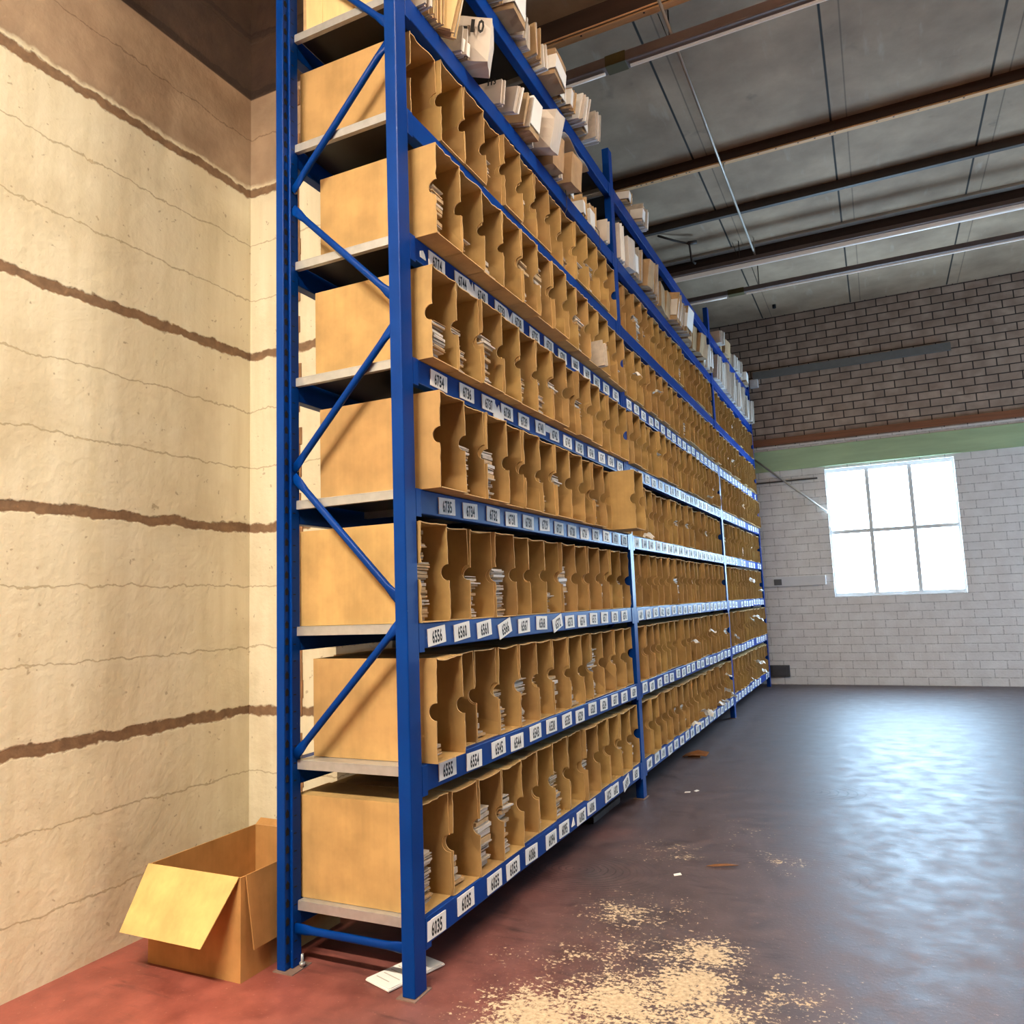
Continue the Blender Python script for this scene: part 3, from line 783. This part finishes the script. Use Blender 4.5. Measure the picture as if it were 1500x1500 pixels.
# ------------------------------------------------------------------ floor things
# open carton left of the rack
ct = tag(empty('open_carton', (-.87, .155, 0)), 'open brown cardboard carton on the floor against the left wall', 'box')
X0, X1, Y0_, Y1_, H = -.23, .23, -.275, .275, .352
bm = new(); t = .005
box(bm, (X0, Y0_, 0), (X1, Y1_, t)); box(bm, (X0, Y0_, t), (X0+t, Y1_, H)); box(bm, (X1-t, Y0_, t), (X1, Y1_, H)); box(bm, (X0+t, Y0_, t), (X1-t, Y0_+t, H)); box(bm, (X0+t, Y1_-t, t), (X1-t, Y1_, H))
link('body', bm, 'carton', ct)
def flap(pts, off, m='carton'):
    bm = new(); panel(bm, pts, off); bmesh.ops.recalc_face_normals(bm, faces=bm.faces); return link('flap', bm, m, ct)
flap([(X1+.002, Y0_+.02, H+.002), (X1+.006, Y1_, H+.004), (X1+.028, Y1_-.02, H-.25), (X1+.026, Y0_+.035, H-.25)], (.004, 0, .001))
o = flap([(X0, Y0_-.001, H+.002), (X1-.005, Y0_-.001, H+.002), (X1-.06, Y0_-.12, H-.20), (X0, Y0_-.12, H-.2)], (0, -.004, .001), 'carton_pale'); o['label'] = 'paler flap folded out towards the room'
flap([(X0+.0, Y1_+.001, H), (X1, Y1_+.001, H), (X1-.01, Y1_+.03, H+.012), (X0+.0, Y1_+.03, H+.02)], (0, .004, 0))
# booklet under the front post
bm = new()
panel(bm, [(-.235, .052, .004), (-.112, .012, .004), (-.035, .25, .004), (-.155, .285, .004)], (0, 0, .005), 0)
panel(bm, [(-.233, .055, .0095), (-.115, .017, .0095), (-.038, .248, .0095), (-.155, .281, .0095)], (.001, -.001, .003), 0)
for i in range(6):
    a = Vector((-.215, .075, .0128)) + Vector((.105, -.033, 0))*.05; 
    u = Vector((.11, -.036, 0)); w = Vector((.078, .23, 0)); p = Vector((-.225, .062, .0131)) + u*.1 + w*(.08+.13*i)
    q = p + u*(.75 if i % 2 else .6)
    panel(bm, [tuple(p), tuple(q), tuple(q+w*.015), tuple(p+w*.015)], (0, 0, .0002), 1)
o = link('leaflet', bm, ['white', 'greypaper']); tag(o, 'white printed leaflet lying on the floor behind the front post', 'leaflet')
# dry leaf and scraps
bm = new(); panel(bm, [(-.07, 0, .002), (-.03, -.012, .004), (.03, -.01, .006), (.08, .0, .004), (.03, .012, .008), (-.03, .01, .006)], (0, 0, .002))
o = link('dry_leaf', bm, 'leaf', loc=(.69, 1.6, .001)); o.rotation_euler.z = .35; tag(o, 'curled brown dry leaf on the open floor', 'leaf')
bm = new(); panel(bm, [(-.09, -.03, .001), (.0, -.05, .02), (.1, -.02, .012), (.11, .04, .03), (.02, .05, .04), (-.07, .03, .015)], (0, 0, .006)); box(bm, (-.05, -.02, 0), (.05, .02, .016))
o = link('crumpled_paper', bm, 'leaf', loc=(.02, 4.1, .001)); tag(o, 'crumpled brown paper on the floor under the middle bay beam', 'paper')
for i, (x, y, a) in enumerate(((.22, 2.95, .3), (.27, 3.0, 1.2), (.52, 1.42, .7))):
    bm = new(); panel(bm, [(-.018, -.01, .001), (.02, -.012, .002), (.024, .01, .004), (-.01, .012, .002)], (0, 0, .0015))
    o = link('paper_scrap', bm, 'white', loc=(x, y, .0)); o.rotation_euler.z = a
    tag(o, 'tiny white paper scrap on the floor, %s' % ('near the second post', 'just right of the scrap by the second post', 'beside the dry leaf')[i], 'scrap', 'paper scraps on the floor')
# plank under the first bay
bm = new(); box(bm, (-.2, 0, 0), (0, .5, .035), bev=.004)
o = link('timber_offcut', bm, 'dark_wood', loc=(-.12, 2.08, .0005)); tag(o, 'dark timber offcut on the floor under the rack by the second post', 'timber')

# ------------------------------------------------------------------ light fittings, conduit, wall fittings
def strip(y, z, x0, x1, bw, bh, lit=False, gap=None, label='', tubew=.014):
    root = tag(empty('strip_light', (x0, y, z)), label, 'light', None)
    L = x1-x0; segs = [(0, L)] if not gap else [(0, gap[0]), (gap[1], L)]
    bm = new(); box(bm, (0, -bw/2, 0), (L, bw/2, bh), bev=.008); link('fitting_body', bm, 'fitting', root)
    for a, b in segs:
        bm = new(); tube(bm, [(a+.02, .015, -tubew*.6), (b-.02, .015, -tubew*.6)], tubew, 10); o = link('tube', bm, 'tube_lit' if lit else 'tube', root); o['label'] = 'white fluorescent tube'
    if gap:
        bm = new(); box(bm, (gap[0], -bw/2-.003, -.003), (gap[1], bw/2+.003, bh+.003), bev=.003); o = link('joint_cover', bm, 'olive', root); o['label'] = 'olive joint cover'
    hx = .93 if not lit else 1.5
    bm = new(); tube(bm, [(hx, 0, bh), (hx, 0, CZ-z)], .006, 6); tube(bm, [(hx-.07, 0, CZ-z), (hx-.01, 0, bh+.005)], .003, 6); link('hanger', bm, 'steel_dark', root)
    return root
s1 = strip(2.72, 5.06, -.45, 6.0, .10, .075, gap=(.47, .62), label='long strip light hung below the ceiling above the nearest bay end', tubew=.012)
strip(6.60, 5.07, -.6, 6.0, .12, .05, label='wide white strip light beyond the third timber joist', tubew=.03)
strip(7.42, 5.04, -.5, 6.0, .09, .06, gap=(.55, .75), label='thin strip light nearest the far brick wall', tubew=.012)
l1 = strip(-3.7, 4.98, -.9, 1.55, .12, .06, lit=True, label='lit strip light near the left wall, behind the viewer')
strip(.4, 4.98, 1.35, 3.45, .12, .06, lit=True, label='added unseen lit strip light above the aisle, brightening the number labels')  # fixture added out of view to light the beam fronts and labels
bm = new(); tube(bm, [(.5, 2.3, 5.15), (.5, 6.62, 5.15)], .011, 8)
for yy in (2.45, 4.69, 6.6): tube(bm, [(.5, yy, 5.15), (.5, yy, CZ)], .006, 6)
o = link('conduit', bm, 'conduit', smooth=False); tag(o, 'thin pale conduit running under the ceiling joists towards the far wall', 'pipe')
bm = new(); tube(bm, [(-.45, 5.95, 5.33), (-.3, 6.1, 5.3), (-.16, 6.22, 5.28), (-.15, 6.25, 5.08), (-.11, 6.27, 5.05)], .013, 8); tube(bm, [(-.17, 6.2, 5.28), (-.08, 6.24, 5.29)], .022, 8)
o = link('ceiling_bracket', bm, 'steel_dark'); tag(o, 'dark bent pipe bracket hanging from the ceiling over the middle bay', 'bracket')
bm = new(); tube(bm, [(.45, 8.9, CZ), (.45, 8.9, CZ-.05)], .025, 10); o = link('ceiling_hook', bm, 'black'); tag(o, 'small dark fixing on the ceiling near the far wall', 'fixing')
# trunking with socket
tr = tag(empty('cable_trunking', (.0, FY, 1.44)), 'white cable trunking with a grey socket along the far brick wall', 'trunking')
bm = new(); box(bm, (-1.2, -.05, -.065), (wx0-.1, -.001, .07), bev=.006); link('trunking_body', bm, 'plastic', tr)
bm = new(); box(bm, (.11, -.062, -.045), (.215, -.05, .04), bev=.004); box(bm, (.13, -.066, .0), (.2, -.062, .03), bev=.002); o = link('socket', bm, 'plastic_grey', tr); o['label'] = 'dark grey socket'
bm = new(); box(bm, (-.3, FY-.06, .11), (.23, FY, .27), bev=.006); box(bm, (.0, FY-.066, .13), (.19, FY-.06, .25), bev=.003)
o = link('junction_box', bm, 'plinth'); tag(o, 'low grey metal box at the foot of the far brick wall', 'box')
bm = new(); box(bm, (0, -.08, 0), (.12, 0, .12), bev=.008); box(bm, (.03, -.085, .03), (.08, -.08, .08), bev=.002)
o = link('wall_sensor', bm, 'plastic', loc=(-.02, FY-.001, 4.31)); tag(o, 'small white box high on the far brick wall beside the last post', 'sensor')
bm = new(); tube(bm, [(-.03, FY-.06, 3.235), (.9, FY-.06, 2.38)], .014, 8); tube(bm, [(.3, FY-.0, 2.93), (.3, FY-.06, 2.93)], .01, 6)
o = link('diagonal_rod', bm, 'conduit'); tag(o, 'pale diagonal rod fixed across the green lintel on the far wall', 'rod')

# ------------------------------------------------------------------ light
def area(name, loc, rot, sx, sy, e, col):
    l = D.lights.new(name, 'AREA'); l.shape = 'RECTANGLE'; l.size = sx; l.size_y = sy; l.energy = e; l.color = col
    o = D.objects.new(name, l); C.objects.link(o); o.location = loc; o.rotation_euler = rot; return o
WARM = (1., .89, .72)
area('strip_lamp', (.35, -3.7, 4.95), (0, 0, 0), 2.3, .12, 470, WARM)
area('strip_lamp', (2.4, .4, 4.95), (0, 0, 0), 2.0, .12, 95, WARM)  # added aisle lamp, brightens the labels
area('strip_lamp_upper', (.35, -3.7, 5.06), (math.pi, 0, 0), 2.3, .12, 520, WARM)
area('strip_lamp_upper', (2.4, .4, 5.06), (math.pi, 0, 0), 2.3, .12, 200, WARM)  # upward half of the added aisle lamp
p = area('daylight_portal', ((wx0+wx1)/2, FY+.14, (wz0+wz1)/2), (-math.pi/2, 0, 0), wx1-wx0, wz1-wz0, 1, (1, 1, 1)); p.data.cycles.is_portal = True
p = area('daylight_portal', (RX+.14, (rw0+rw1)/2, (rz0+rz1)/2), (0, math.pi/2, 0), rz1-rz0, rw1-rw0, 1, (1, 1, 1)); p.data.cycles.is_portal = True  # portal of the added right-wall window
w = D.worlds.new('W'); S.world = w; w.use_nodes = True
w.node_tree.nodes['Background'].inputs[0].default_value = (.50, .75, 1, 1); w.node_tree.nodes['Background'].inputs[1].default_value = 27.

# ------------------------------------------------------------------ camera
R = [[0.9015527350784497, 0.43107564143735444, -0.037100636543599054], [-0.08408776849456033, 0.09045501549457895, -0.9923442635302936], [-0.4244195012745904, 0.897770394661825, 0.11779815536152954]]
cd = D.cameras.new('camera'); co = D.objects.new('camera', cd); C.objects.link(co)
cd.sensor_width = 36; cd.sensor_fit = 'HORIZONTAL'; cd.lens = 1127.17/1500*36; cd.clip_start = .05; cd.clip_end = 60
m = Matrix(((R[0][0], -R[1][0], -R[2][0], cam.x), (R[0][1], -R[1][1], -R[2][1], cam.y), (R[0][2], -R[1][2], -R[2][2], cam.z), (0, 0, 0, 1)))
co.matrix_world = m
S.camera = co
vs = S.view_settings; vs.view_transform = 'Standard'; vs.look = 'None'; vs.gamma = 1; vs.use_curve_mapping = False; vs.exposure = .36
